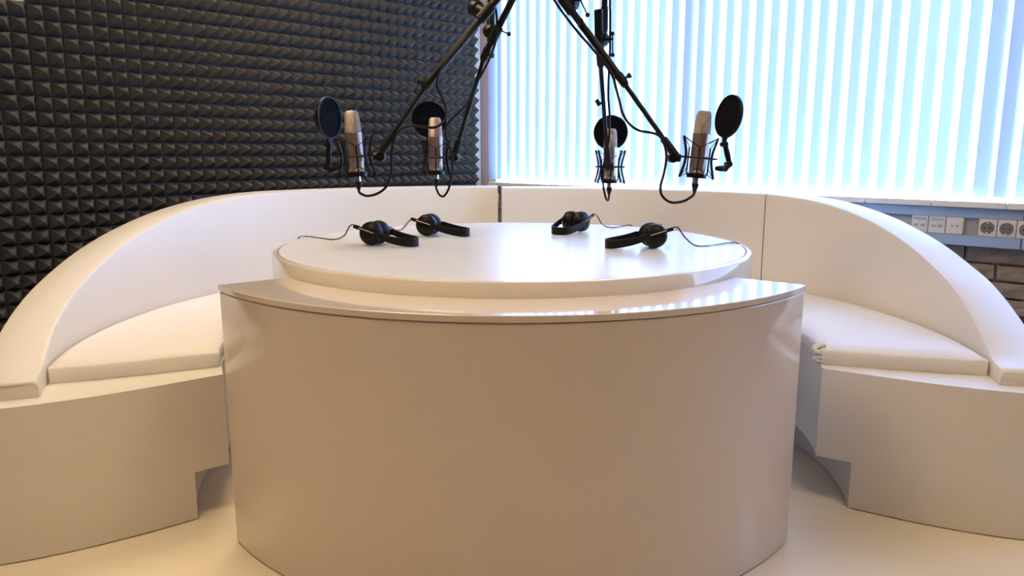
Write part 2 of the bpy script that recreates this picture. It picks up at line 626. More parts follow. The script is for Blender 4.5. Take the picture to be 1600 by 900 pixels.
foam_src = {}
colsdef = [(0.058, 8, 'narrow strip beside the window corner'), (0.5405, 16, 'second column from the window corner'),
           (1.502, 16, 'third column from the window corner'), (2.464, 16, 'column farthest from the window'), (3.426, 16, None)]
rowsdef = [(0.022, 10, 'lowest row behind the bench'), (0.622, 16, 'middle row'), (1.582, 16, 'top row')]
for ci, (v0, nc, cw) in enumerate(colsdef):
    for ri, (z0, nr, rw) in enumerate(rowsdef):
        if ci >= 3 and ri == 2:
            continue
        key = (nc, nr)
        dv, dz = 0.0, (0.004 if ci >= 3 else 0)
        if key not in foam_src:
            ob = foam_mesh(nc, nr).build('foam_panel', MT['foam'], None, smooth=0)
            foam_src[key] = ob
        else:
            ob = foam_src[key].copy()
            COL.objects.link(ob)
        ob.location = W(0, v0 + dv, z0 + dz)
        lab = ('charcoal pyramid foam panel, ' + (cw or 'column behind the bench end') + ', ' + rw)
        tag(ob, lab, 'foam panel', 'pyramid foam panels on the wall')

# ================================================================== CURVED BENCHES
CL = Vector((0.0, 2.38, 0))
CR = Vector((0.03, 2.30, 0))


def polar(C, sg, r, th, z):
    a = R(th)
    return Vector((C.x + sg * r * math.sin(a), C.y - r * math.cos(a), z))


def prism(C, sg, rs, th0, th1, z0, z1, n, rb=0.0):
    """solid over an annular patch; th0 is a function of r (the cut end), th1 a number or function of r"""
    m = MB()
    f1 = th1 if callable(th1) else (lambda r: th1)
    lo, hi, vs, fs = {}, {}, [], []
    for i in range(n + 1):
        t = i / n
        for j, r in enumerate(rs):
            th = th0(r) * (1 - t) + f1(r) * t
            lo[i, j] = len(vs)
            vs.append(polar(C, sg, r, th, z0))
            hi[i, j] = len(vs)
            vs.append(polar(C, sg, r, th, z1))
    J = len(rs) - 1
    for i in range(n):
        for j in range(J):
            fs.append((hi[i, j], hi[i + 1, j], hi[i + 1, j + 1], hi[i, j + 1]))
            fs.append((lo[i, j], lo[i, j + 1], lo[i + 1, j + 1], lo[i + 1, j]))
        fs.append((lo[i, 0], lo[i + 1, 0], hi[i + 1, 0], hi[i, 0]))
        fs.append((lo[i, J], hi[i, J], hi[i + 1, J], lo[i + 1, J]))
    for j in range(J):
        fs.append((lo[0, j], hi[0, j], hi[0, j + 1], lo[0, j + 1]))
        fs.append((lo[n, j], lo[n, j + 1], hi[n, j + 1], hi[n, j]))
    return m.add(vs, fs)


def lin(a, b, n):
    return [a + (b - a) * i / n for i in range(n + 1)]


SEAT_Z, RI, RO = 0.398, 1.31, 1.45
PROF_L = [(66.0, 0.447), (68.3, 0.452), (74.4, 0.515), (80.7, 0.574), (88.6, 0.638), (97, 0.702), (106.6, 0.762), (113, 0.793), (119, 0.814), (126, 0.828), (133, 0.832), (180, 0.834)]
PROF_R = [(74.0, 0.442), (76.5, 0.452), (82, 0.519), (89, 0.602), (94, 0.648), (99, 0.694), (104, 0.733), (109, 0.767), (117, 0.806), (124, 0.824), (130, 0.831), (190, 0.833)]


def backrest(C, sg, prof, th0, th1, name, parent, free_end):
    m = MB()
    bv = 0.012
    ths = []
    if free_end:
        ths = [(0.0, -0.012), (0.15, -0.005), (0.45, 0.0)]
    n = 90
    a0 = th0(RI) if callable(th0) else th0
    stations = []
    for d, dz in ths:
        stations.append((d, dz, True))
    st = 0.9 if free_end else 0.0
    for i in range(n + 1):
        stations.append((st + (th1 - a0 - st) * i / n, 0.0, False))
    sec = [(RI, 'b', 0), (RI, 't', -bv), (RI + 0.0035, 't', -0.0035), (RI + bv, 't', 0), ((RI + RO) / 2, 't', 0), (RO - bv, 't', 0), (RO - 0.0035, 't', -0.0035), (RO, 't', -bv), (RO, 'b', 0)]
    vs, fs = [], []
    K = len(sec)
    for d, dz, _ in stations:
        frac = d / (th1 - a0)
        zt = interp(prof, a0 + d) + dz
        for r, w, o_ in sec:
            base = th0(r) if callable(th0) else th0
            th = base + (th1 - base) * frac
            vs.append(polar(C, sg, r, th, SEAT_Z + 0.0005 if w == 'b' else zt + o_))
    S = len(stations)
    for i in range(S - 1):
        for k in range(K):
            k2 = (k + 1) % K
            fs.append((i * K + k, i * K + k2, (i + 1) * K + k2, (i + 1) * K + k))
    fs.append(tuple(range(K)))
    fs.append(tuple((S - 1) * K + k for k in reversed(range(K))))
    return m.add(vs, fs).build(name, MT['bench'], parent, smooth=40)


def bench(C, sg, endf, th_far, prof, label, seams):
    t = thing('curved_bench', polar(C, sg, 1.2, 110, 0), label, 'bench', 'curved studio benches')
    b = prism(C, sg, lin(0.88, 0.972, 2) + lin(1.0, RO, 9), endf, th_far, 0.137, SEAT_Z, 72)
    p = prism(C, sg, [0.972] + lin(1.0, RO, 9), endf, th_far, 0.003, 0.137, 72)
    b.add(p.v, p.f)
    b.build('seat_base', MT['bench'], t, smooth=40)
    cuts = seams + [th_far]
    a = lambda r: endf(r) + 2.6
    for i, c in enumerate(cuts):
        backrest(C, sg, prof, a, c - (0.12 if i < len(cuts) - 1 else 0), 'backrest_panel', t, i == 0)
        a = c + 0.12
    return t


end_l = lambda r: 61.2 + 21 * (r - 1.28) ** 2
end_r = lambda r: 69.8 + 25 * (r - 1.30) ** 2
bench_l = bench(CL, -1, end_l, 177.0, PROF_L, 'white curved corner bench in front of the dark foam wall', [])
bench_r = bench(CR, 1, end_r, 183.3, PROF_R, 'white curved corner bench in front of the window and brick wall', [129.2])
# hinges in the gap between the two benches
for z in (0.55, 0.78):
    h = MB().cyl(polar(CL, -1, RI + 0.006, 177.12, z - 0.02), polar(CL, -1, RI + 0.006, 177.12, z + 0.02), 0.004, seg=10)
    h.build('hinge', MT['steel'], bench_l)


def cushion(C, sg, th0, th1, name, label, seedv):
    t = thing(name, polar(C, sg, 1.1, 110, SEAT_Z), label, 'cushion', 'bench seat cushions')
    r0, r1 = 0.887, 1.304
    NR, NT, NZ = 14, 90, 4
    vs, fs, idx = [], [], {}
    endf = lambda r: th0 + 10 * (r - 1.2) ** 2

    def pt(i, j, k):
        s, q, h = i / NT, j / NR, k / NZ
        # ease the outline so that edges are rounded
        ei, ej, ek = abs(2 * s - 1), abs(2 * q - 1), abs(2 * h - 1)
        r = r0 + (r1 - r0) * q
        th = endf(r) * (1 - s) + th1 * s
        z = SEAT_Z + 0.001 + 0.052 * h
        p = polar(C, sg, r, th, z)
        if k == NZ:
            d_end = (th - endf(r)) * R(1) * r
            d_in, d_out = r - r0, r1 - r
            dm = min(d_end, d_in, d_out)
            rd = 0.016
            if dm < rd:
                p.z -= 0.010 * (1 - math.sqrt(max(0, 1 - ((rd - dm) / rd) ** 2)))
            wgt = min(1, dm / 0.09)
            p.z += 0.007 * wgt
            q3 = Vector((p.x * 3 + seedv, p.y * 3, 0))
            p.z += wgt * 0.004 * noise.noise(q3)
            # pulled creases in the cloth
            p.z += wgt * 0.0022 * (abs(noise.noise(Vector((p.x * 5 + seedv, p.y * 17, 3)))) - 0.2)
        else:
            bulge = 0.004 * math.sin(math.pi * h)
            if j == 0:
                p += (C - Vector((p.x, p.y, 0))).normalized() * bulge
            if i == 0:
                p += (polar(C, sg, r, th - 1, z) - polar(C, sg, r, th, z)).normalized() * (bulge + 0.003 * noise.noise(Vector((r * 14, h, seedv))))
        return p

    def vid(i, j, k):
        if (i, j, k) not in idx:
            idx[i, j, k] = len(vs)
            vs.append(pt(i, j, k))
        return idx[i, j, k]
    for i in range(NT):
        for j in range(NR):
            fs.append((vid(i, j, NZ), vid(i + 1, j, NZ), vid(i + 1, j + 1, NZ), vid(i, j + 1, NZ)))
            fs.append((vid(i, j, 0), vid(i, j + 1, 0), vid(i + 1, j + 1, 0), vid(i + 1, j, 0)))
        for k in range(NZ):
            fs.append((vid(i, 0, k), vid(i + 1, 0, k), vid(i + 1, 0, k + 1), vid(i, 0, k + 1)))
            fs.append((vid(i, NR, k), vid(i, NR, k + 1), vid(i + 1, NR, k + 1), vid(i + 1, NR, k)))
    for j in range(NR):
        for k in range(NZ):
            fs.append((vid(0, j, k), vid(0, j, k + 1), vid(0, j + 1, k + 1), vid(0, j + 1, k)))
            fs.append((vid(NT, j, k), vid(NT, j + 1, k), vid(NT, j + 1, k + 1), vid(NT, j, k + 1)))
    MB().add(vs, fs).build('cushion_pad', MT['cushion'], t, smooth=70)
    return t


cushion(CL, -1, 68.9, 176.6, 'seat_cushion', 'cream cloth seat cushion on the bench by the foam wall', 2.0)
cr = cushion(CR, 1, 76.0, 182.8, 'seat_cushion', 'cream cloth seat cushion on the bench by the window, bunched at its corner', 9.0)
# bunched cloth at the inner corner of that cushion
g = MB()
base = polar(CR, 1, 0.880, 78.2, 0.430)
for k in range(6):
    a = k * 1.05
    p = base + Vector((0.0, 0.012 * math.cos(a), 0.014 * math.sin(a)))
    pts = [p + Vector((0.012, 0.0, 0.010)), p + Vector((-0.012, 0.004 * math.sin(k), 0.0)), p + Vector((-0.014, 0.01 * math.cos(k * 2), -0.010)), p + Vector((0.010, 0.012 * math.cos(k), -0.014))]
    g.tube(spline(pts, 5), 0.0065, 8)
g.build('gathered_cloth', MT['cushion'], cr, smooth=80)

# ================================================================== TABLE
tb = thing('studio_table', (CL.x, CL.y, 0), 'white glossy round studio table with a curved desk front', 'table')
DH = 0.6785
body = prism(CL, 1, lin(0.735, 0.909, 3), lambda r: -52.2, 52.2, 0.003, DH - 0.0165, 96)
body.build('desk_front', MT['desk'], tb, smooth=30, bevel=0.003)
prism(CL, 1, lin(0.730, 0.9108, 3), lambda r: -52.45, 52.45, DH - 0.0150, DH, 96).build('desk_top', MT['desk'], tb, smooth=30, bevel=0.002)
prism(CL, 1, lin(0.738, 0.9065, 2), lambda r: -52.0, 52.0, DH - 0.0166, DH - 0.0149, 60).build('shadow_joint', MT['groove'], tb, smooth=30)
TZ = 0.715
MB().lathe([(0.0, 0.0), (0.56, 0.0), (0.56, 0.60), (0.0, 0.60)], (CL.x, CL.y, 0), (0, 0, 1), 96).build('pedestal', MT['lacquer'], tb)
MB().lathe([(0.0, 0.60), (0.718, 0.60), (0.726, 0.606), (0.7275, 0.612), (0.7275, TZ - 0.005), (0.7245, TZ - 0.001), (0.720, TZ), (0.7115, TZ), (0.7105, TZ - 0.006), (0.0, TZ - 0.006)], (CL.x, CL.y, 0), (0, 0, 1), 160).build('table_rim', MT['lacquer'], tb, smooth=40)
MB().lathe([(0.0, TZ - 0.0055), (0.7078, TZ - 0.0055), (0.7078, TZ - 0.0008), (0.7070, TZ), (0.0, TZ)], (CL.x, CL.y, 0), (0, 0, 1), 160).build('tabletop', MT['tabletop'], tb, smooth=40)
MB().lathe([(0.7080, TZ - 0.0058), (0.7114, TZ - 0.0058), (0.7114, TZ - 0.0025), (0.7080, TZ - 0.0025), (0.7080, TZ - 0.0058)], (CL.x, CL.y, 0), (0, 0, 1), 160).build('inlay_groove', MT['groove'], tb, smooth=40)


# ================================================================== HEADPHONES
def headphones(loc, rz, label, wire):
    t = thing('headphones', (loc[0], loc[1], TZ), label, 'headphones', 'black headphones on the round table', rz=R(rz))
    for s in (-1, 1):
        c = Vector((-0.055, s * 0.020, 0.0375))
        ax = Vector((0.10, s * 1.0, 0.10)).normalized()
        shell = MB().lathe([(0.0, 0.026), (0.016, 0.026), (0.020, 0.0235), (0.027, 0.0225), (0.031, 0.019), (0.0355, 0.010), (0.0365, 0.004), (0.0365, -0.001), (0.0, -0.001)], c, ax, 36)
        sh = shell.build('ear_cup', MT['blackplastic'], t, world=False, smooth=50)
        MB().torus(c + ax * 0.0165, ax, 0.0315, 0.0016, 36, 8).build('trim_ring', MT['blackmetal'], sh, world=False)
        MB().lathe([(0.018, -0.004), (0.022, -0.014), (0.030, -0.0155), (0.0355, -0.011), (0.0365, -0.004), (0.035, -0.001)], c, ax, 36).build('ear_pad', MT['softblack'], t, world=False, smooth=60)
        # slider bar that runs past the cup
        a = Vector((-0.012, s * 0.0475, 0.0355))
        b = Vector((-0.100, s * 0.0500, 0.0610))
        MB().strip([a, a.lerp(b, 0.3), a.lerp(b, 0.7), b], 0.011, 0.0055, (0.28, 0, 0.96)).build('slider_arm', MT['blackplastic'], t, world=False, smooth=0, bevel=0.0015)
        d = (b - a).normalized()
        n = Vector((0.28, 0, 0.96))
        o_ = Vector((0, s * 0.0032, 0))
        MB().tube([a + d * 0.020 + n * 0.001 + o_, a + d * 0.072 + n * 0.001 + o_], 0.0008, 6).build('slider_wire', MT['nickel'], t, world=False)
    pts, wd = [], []
    N = 40
    for i in range(N + 1):
        a = -math.pi / 2 + math.pi * i / N
        ca = max(0.0, math.cos(a))
        x = -0.016 + 0.104 * ca ** 0.9
        y = 0.0470 * math.copysign(abs(math.sin(a)) ** 0.75, math.sin(a))
        k = 1 - ca ** 0.8
        z = 0.0145 + 0.021 * k ** 1.5
        pts.append((x, y, z))
        wd.append(0.027 - 0.008 * k)
    pts = [(-0.034, -0.0475, 0.0355)] + pts + [(-0.034, 0.0475, 0.0355)]
    wd = [0.018] + wd + [0.018]
    hb = MB().strip(pts, 0.026, 0.0055, (0, 0, 1), wd).build('headband', MT['softblack'], t, world=False, smooth=40, bevel=0.0015)
    inner = [(p[0] - 0.004 if 0 else p[0] * 0.965 - 0.0, p[1] * 0.91, p[2]) for p in pts[8:-8]]
    MB().strip(inner, 0.018, 0.004, (0, 0, 1)).build('headband_padding', MT['softblack'], hb, world=False, smooth=40)
    w1 = spline(wire, 8)
    MB().tube(w1, 0.0011, 6).build('wire', MT['rubber'], t)
    w2 = []
    for i, p in enumerate(w1):
        q = Vector((p.x - CL.x, p.y - CL.y, 0)).normalized()
        k = math.sin(math.pi * i / len(w1))
        w2.append(p + Vector((-q.y, q.x, 0)) * (0.012 * k * math.cos(4 * i / len(w1))) + Z * (0.003 * math.sin(math.pi * min(1, 2 * i / len(w1)))))
    MB().tube(w2, 0.0011, 6).build('wire', MT['rubber'], t)
    return t


headphones((-0.374, 2.319), -21, 'black headphones nearest the foam wall, band toward the table middle',
           [(-0.470, 2.325, 0.775), (-0.505, 2.36, 0.772), (-0.535, 2.40, 0.735), (-0.58, 2.45, 0.7175), (-0.64, 2.50, 0.7175), (-0.69, 2.535, 0.7185), (-0.722, 2.55, 0.715), (-0.733, 2.556, 0.69), (-0.735, 2.557, 0.62)])
headphones((-0.234, 2.589), -15, 'black headphones farther back behind the nearest pair by the foam wall',
           [(-0.330, 2.585, 0.775), (-0.352, 2.61, 0.765), (-0.385, 2.66, 0.730), (-0.42, 2.74, 0.7175), (-0.46, 2.85, 0.7175), (-0.487, 2.90, 0.7185), (-0.502, 2.922, 0.713), (-0.508, 2.93, 0.69), (-0.510, 2.933, 0.62)])
headphones((0.203, 2.684), 240, 'black headphones at the far table edge below the hanging microphones',
           [(0.296, 2.746, 0.776), (0.313, 2.766, 0.768), (0.338, 2.80, 0.732), (0.375, 2.84, 0.7175), (0.420, 2.90, 0.7175), (0.440, 2.933, 0.7185), (0.463, 2.952, 0.7165), (0.472, 2.960, 0.69), (0.474, 2.962, 0.62)])
headphones((0.370, 2.262), 188, 'black headphones nearest the window bench, band toward the table middle',
           [(0.465, 2.225, 0.775), (0.490, 2.235, 0.778), (0.520, 2.26, 0.745), (0.56, 2.285, 0.7175), (0.62, 2.31, 0.7175), (0.680, 2.36, 0.7185), (0.715, 2.375, 0.715), (0.7315, 2.378, 0.69), (0.7335, 2.379, 0.62)])


# ================================================================== MICROPHONES
def mic_set(bottom, tilt_x, tilt_y, spin, where, mount_dir, pop, cable):
    """bottom: base of the capsule body; tilt_x: lean of the top along X per metre; spin: turn about own axis"""
    B = Vector(bottom)
    ax = Vector((tilt_x, tilt_y, 1)).normalized()
    x = Vector((1, 0, 0))
    x = (x - ax * x.dot(ax)).normalized()
    y = ax.cross(x)
    M = Matrix((x.to_4d(), y.to_4d(), ax.to_4d(), (0, 0, 0, 1))).transposed()
    M[0][3], M[1][3], M[2][3] = B
    M[3][0] = M[3][1] = M[3][2] = 0
    M[3][3] = 1
    Ms = M @ Matrix.Rotation(spin, 4, 'Z')

    t = thing('microphone', B, 'satin nickel studio microphone with woven grille ' + where, 'microphone', 'studio microphones over the table')
    MB().lathe([(0, 0.0), (0.0205, 0.0), (0.0235, 0.006), (0.0245, 0.020), (0.0252, 0.112), (0.0262, 0.1125), (0.0262, 0.1215), (0.0252, 0.122), (0.0, 0.122)], (0, 0, 0), (0, 0, 1), 36).xf(M).build('microphone_body', MT['nickel'], t)
    gr = MB().lathe([(0.0246, 0.122), (0.0246, 0.132), (0.0235, 0.155), (0.0215, 0.176), (0.0195, 0.184), (0.0150, 0.188), (0.0, 0.189)], (0, 0, 0), (0, 0, 1), 36)
    gr.v = [Vector((p.x, p.y * (1.0 if p.z < 0.135 else max(0.55, 1 - (p.z - 0.135) * 6)), p.z)) for p in gr.v]
    gr.xf(Ms).build('grille', MT['grille'], t, smooth=60)
    rib = MB()
    rib.strip([(0, -0.0252, 0.122), (0, -0.0243, 0.150), (0, -0.0185, 0.178), (0, -0.010, 0.1885), (0, 0.010, 0.1885), (0, 0.0185, 0.178), (0, 0.0243, 0.150), (0, 0.0252, 0.122)], 0.004, 0.0014, (1, 0, 0))
    rib.v = [Vector((p.x, p.y * (1.0 if p.z < 0.135 else max(0.58, 1 - (p.z - 0.135) * 5.6)), p.z)) for p in rib.v]
    rib.xf(Ms).build('grille_seam', MT['nickel'], t)
    MB().lathe([(0.0, -0.026), (0.0095, -0.026), (0.0095, -0.010), (0.0105, -0.009), (0.0105, 0.0), (0, 0.0)], (0, 0, 0), (0, 0, 1), 20).xf(M).build('connector', MT['steel'], t)

    # ---- shock mount
    sm = thing('shock_mount', B, 'black wire shock mount cradling the microphone ' + where, 'shock mount', 'shock mounts holding the microphones')
    zc, hh, r_end, r_mid = 0.050, 0.060, 0.070, 0.053
    tops, bots, struts = [], [], []
    for k in range(4):
        a = math.pi / 4 + k * math.pi / 2
        ca, sa = math.cos(a), math.sin(a)
        pts = [(ca * r_end, sa * r_end, zc + hh), (ca * r_mid, sa * r_mid, zc), (ca * r_end, sa * r_end, zc - hh)]
        tops.append(Vector(pts[0]))
        bots.append(Vector(pts[2]))
        tang = Vector((-sa, ca, 0))
        MB().tube(spline(pts, 6), 0.0034, 8).xf(Ms).build('frame_rib', MT['blackmetal'], sm)
        b = a + math.pi / 4
        cb, sb = math.cos(b), math.sin(b)
        st = [Vector((cb * 0.0305, sb * 0.0305, zc + 0.030)), Vector((cb * 0.0305, sb * 0.0305, 0.004)), Vector((cb * 0.026, sb * 0.026, -0.006))]
        struts.append(st)
        MB().tube(st, 0.0024, 8).xf(Ms).build('cradle_strut', MT['blackmetal'], sm)
    MB().torus((0, 0, zc), (0, 0, 1), r_mid, 0.0030, 40, 8).xf(Ms).build('frame_ring', MT['blackmetal'], sm)
    MB().lathe([(0.0208, 0.003), (0.0290, 0.003), (0.0300, 0.0), (0.0290, -0.010), (0.0112, -0.010), (0.0112, -0.001)], (0, 0, 0), (0, 0, 1), 32).xf(M).build('cradle_cup', MT['blackmetal'], sm)
    for k in range(4):
        for q in (k, (k - 1) % 4):
            s_t = struts[q][0]
            s_b = struts[q][1]
            MB().tube([tops[k], s_t], 0.0011, 6).xf(Ms).build('elastic_cord', MT['elastic'], sm)
            MB().tube([bots[k], s_b + Vector((0, 0, 0.016))], 0.0011, 6).xf(Ms).build('elastic_cord', MT['elastic'], sm)
    # swivel block toward the boom
    md = Vector(mount_dir)
    pc = M @ Vector((0, 0, zc))
    hd = Vector((md.x, md.y, 0)).normalized()
    s0 = pc + hd * (r_mid + 0.002)
    s1 = pc + hd * 0.083
    sv = MB().cyl(s0, s1, 0.0125, seg=18, bevel=0.002)
    sv = sv.build('swivel', MT['blackplastic'], sm)
    side = hd.cross(Z).normalized()
    MB().cyl(s1 - side * 0.016 - hd * 0.004, s1 + side * 0.016 - hd * 0.004, 0.0145, seg=18, bevel=0.002).build('swivel_joint', MT['blackplastic'], sv)
    MB().cyl(s1 + side * 0.016 - hd * 0.004, s1 + side * 0.028 - hd * 0.004, 0.006, 0.008, seg=12).build('thumb_screw', MT['blackplastic'], sv)

    # ---- pop filter
    c = Vector(pop['c'])
    n = Vector(pop['n']).normalized()
    up_ = (Z - n * n.z).normalized()
    sd = up_.cross(n)
    pf = thing('pop_filter', Vector(pop['arm'][-1]), 'round black mesh pop filter ' + pop['label'], 'pop filter', 'pop filters at the microphones')
    RF = 0.0645
    MB().lathe([(RF - 0.004, -0.006), (RF, -0.006), (RF + 0.0012, -0.003), (RF + 0.0012, 0.003), (RF, 0.006), (RF - 0.004, 0.006), (RF - 0.004, -0.006)], c, n, 56).build('hoop', MT['blackplastic'], pf, smooth=50)
    msh = MB().lathe([(0.0, 0.0015), (0.030, 0.001), (RF - 0.0035, 0.0), (RF - 0.0035, -0.003), (0.0, -0.0022)], c, n, 56).build('mesh_screen', MT['popmesh'], pf, smooth=60)
    cu = bpy.data.curves.new('lettering', 'FONT')
    cu.body = 'R\u00d8DE'
    cu.size = 0.026
    cu.align_x = 'CENTER'
    cu.align_y = 'CENTER'
    cu.extrude = 0.0003
    tmp = bpy.data.objects.new('lettering_source', cu)
    COL.objects.link(tmp)
    dg = bpy.context.evaluated_depsgraph_get()
    me = bpy.data.meshes.new_from_object(tmp.evaluated_get(dg))
    bpy.data.objects.remove(tmp)
    # lettering faces the microphone side (-n)
    xx = (up_.cross(-n)).normalized()
    Ml = Matrix((xx.to_4d(), up_.to_4d(), (-n).to_4d(), (0, 0, 0, 1))).transposed()
    for i in range(3):
        Ml[3][i] = 0
    Ml[3][3] = 1
    pos = c - n * 0.0038
    for i in range(3):
        Ml[i][3] = pos[i]
    me.transform(ROOTM[pf.name].inverted() @ Ml)
    me.materials.clear()
    me.materials.append(MT['print'])
    lo = bpy.data.objects.new('lettering', me)
    COL.objects.link(lo)
    lo.parent = msh
    lo['label'] = 'dark grey lettering reading RØDE'
    arm = [Vector(p) for p in pop['arm']]
    b0 = c - up_ * RF
    MB().strip([b0 + up_ * 0.002, b0 - up_ * 0.010, arm[0]], 0.016, 0.006, sd, [0.024, 0.018, 0.012]).build('bracket', MT['blackplastic'], pf, smooth=0, bevel=0.001)
    for i, (a, b) in enumerate(zip(arm[:-1], arm[1:])):
        MB().tube([a, a.lerp(b, 0.15), a.lerp(b, 0.5), a.lerp(b, 0.85), b], [0.0068, 0.0080, 0.0092, 0.0080, 0.0068], 12).build('arm_link', MT['blackplastic'], pf)
    for a in arm[:-1]:
        MB().cyl(a - sd * 0.008 - n * 0.002, a + sd * 0.008 - n * 0.002, 0.0095, seg=18, bevel=0.0015).build('knuckle', MT['blackplastic'], pf)
        MB().cyl(a + sd * 0.008 - n * 0.002, a + sd * 0.018 - n * 0.002, 0.005, 0.007, seg=12).build('thumb_screw', MT['blackplastic'], pf)

    # ---- cable
    cb_ = thing('microphone_cable', M @ Vector((0, 0, -0.06)), 'black cable looping up from the microphone ' + where, 'cable', 'microphone cables')
    p0, p1, p2 = M @ Vector((0, 0, -0.0262)), M @ Vector((0, 0, -0.038)), M @ Vector((0, 0, -0.053))
    MB().tube([p0, p0.lerp(p1, 0.5), p1, p1.lerp(p2, 0.5), p2], [0.0098, 0.0100, 0.0092, 0.0068, 0.0042], 16).build('plug', MT['blackplastic'], cb_)
    path = [p1.lerp(p2, 0.7), p2 - ax * 0.004] + [Vector(p) for p in cable]
    MB().tube(spline(path, 6), 0.0040, 10).build('lead', MT['rubber'], cb_)
    return M


CAB1 = [(-0.467, 2.35, 0.872), (-0.445, 2.34, 0.866), (-0.412, 2.33, 0.874), (-0.384, 2.33, 0.896), (-0.371, 2.34, 0.936), (-0.369, 2.35, 0.985), (-0.362, 2.345, 1.029), (-0.343, 2.345, 1.063), (-0.306, 2.34, 1.078), (-0.262, 2.34, 1.073), (-0.228, 2.35, 1.075), (-0.203, 2.36, 1.1), (-0.202, 2.37, 1.133), (-0.217, 2.375, 1.171), (-0.229, 2.37, 1.206), (-0.213, 2.375, 1.25), (-0.166, 2.38, 1.308), (-0.102, 2.395, 1.384), (-0.015, 2.41, 1.49), (0.10, 2.42, 1.64), (0.13, 2.43, 2.0), (0.13, 2.45, 2.45), (0.13, 2.45, 2.715)]
CAB2 = [(-0.258, 2.69, 0.851), (-0.242, 2.68, 0.845), (-0.226, 2.68, 0.865), (-0.215, 2.675, 0.9), (-0.207, 2.660, 0.945), (-0.208, 2.648, 0.993), (-0.222, 2.640, 1.037), (-0.228, 2.64, 1.07), (-0.214, 2.64, 1.101), (-0.178, 2.63, 1.133), (-0.145, 2.62, 1.168), (-0.118, 2.6, 1.225), (-0.094, 2.59, 1.265), (-0.068, 2.59, 1.317), (-0.052, 2.585, 1.368), (-0.050, 2.585, 1.429), (-0.056, 2.58, 1.489), (-0.056, 2.58, 1.6), (-0.05, 2.57, 2.1), (-0.05, 2.57, 2.715)]
CAB3 = [(0.358, 2.825, 0.822), (0.345, 2.80, 0.835), (0.333, 2.79, 0.889), (0.332, 2.78, 0.943), (0.336, 2.75, 0.993), (0.345, 2.735, 1.05), (0.338, 2.685, 1.125), (0.330, 2.665, 1.19), (0.326, 2.63, 1.271), (0.328, 2.63, 1.345), (0.326, 2.63, 1.452), (0.324, 2.63, 1.532), (0.324, 2.63, 2.1), (0.324, 2.63, 2.715)]
CAB4 = [(0.540, 2.288, 0.866), (0.512, 2.277, 0.853), (0.475, 2.27, 0.851), (0.449, 2.27, 0.87), (0.443, 2.27, 0.897), (0.453, 2.275, 0.938), (0.459, 2.28, 0.985), (0.452, 2.285, 1.023), (0.436, 2.285, 1.047), (0.409, 2.285, 1.056), (0.376, 2.285, 1.062), (0.349, 2.295, 1.081), (0.33, 2.305, 1.111), (0.321, 2.32, 1.149), (0.312, 2.335, 1.187), (0.298, 2.345, 1.231), (0.246, 2.362, 1.300), (0.196, 2.378, 1.358), (0.142, 2.39, 1.428), (0.100, 2.40, 1.495), (0.04, 2.42, 1.62), (0.03, 2.43, 2.0), (0.03, 2.43, 2.715)]

mic_set((-0.4785, 2.36, 0.935), -0.065, 0.0, R(20), 'nearest the foam wall', (0.92, -0.05, 0),
        dict(c=(-0.575, 2.425, 1.105), n=(-0.937, 0.349, 0.0), label='beside the microphone nearest the foam wall',
             arm=[(-0.578, 2.425, 1.020), (-0.580, 2.412, 0.950), (-0.566, 2.405, 0.944), (-0.528, 2.385, 0.952)]), CAB1)
mic_set((-0.271, 2.72, 0.930), 0.0, 0.0, R(8), 'second from the foam wall', (0.9, -0.35, 0),
        dict(c=(-0.303, 2.83, 1.116), n=(-0.25, 0.97, 0.0), label='behind the microphone second from the foam wall',
             arm=[(-0.309, 2.825, 1.034), (-0.318, 2.812, 0.960), (-0.300, 2.785, 0.948)]), CAB2)
mic_set((0.363, 2.84, 0.895), 0.006, 0.0, R(0), 'behind the straight hanging boom', (-0.15, -1.0, 0),
        dict(c=(0.377, 2.945, 1.072), n=(0.08, 1.0, 0.0), label='behind the far microphone that hangs before the blind',
             arm=[(0.380, 2.945, 0.990), (0.388, 2.925, 0.940), (0.380, 2.905, 0.932)]), CAB3)
mic_set((0.556, 2.30, 0.932), 0.085, 0.0, R(-14), 'nearest the window bench', (-0.95, -0.02, 0),
        dict(c=(0.661, 2.36, 1.106), n=(0.94, 0.305, -0.15), label='beside the microphone nearest the window bench',
             arm=[(0.655, 2.362, 1.022), (0.669, 2.352, 0.962), (0.654, 2.345, 0.949), (0.622, 2.328, 0.950)]), CAB4)


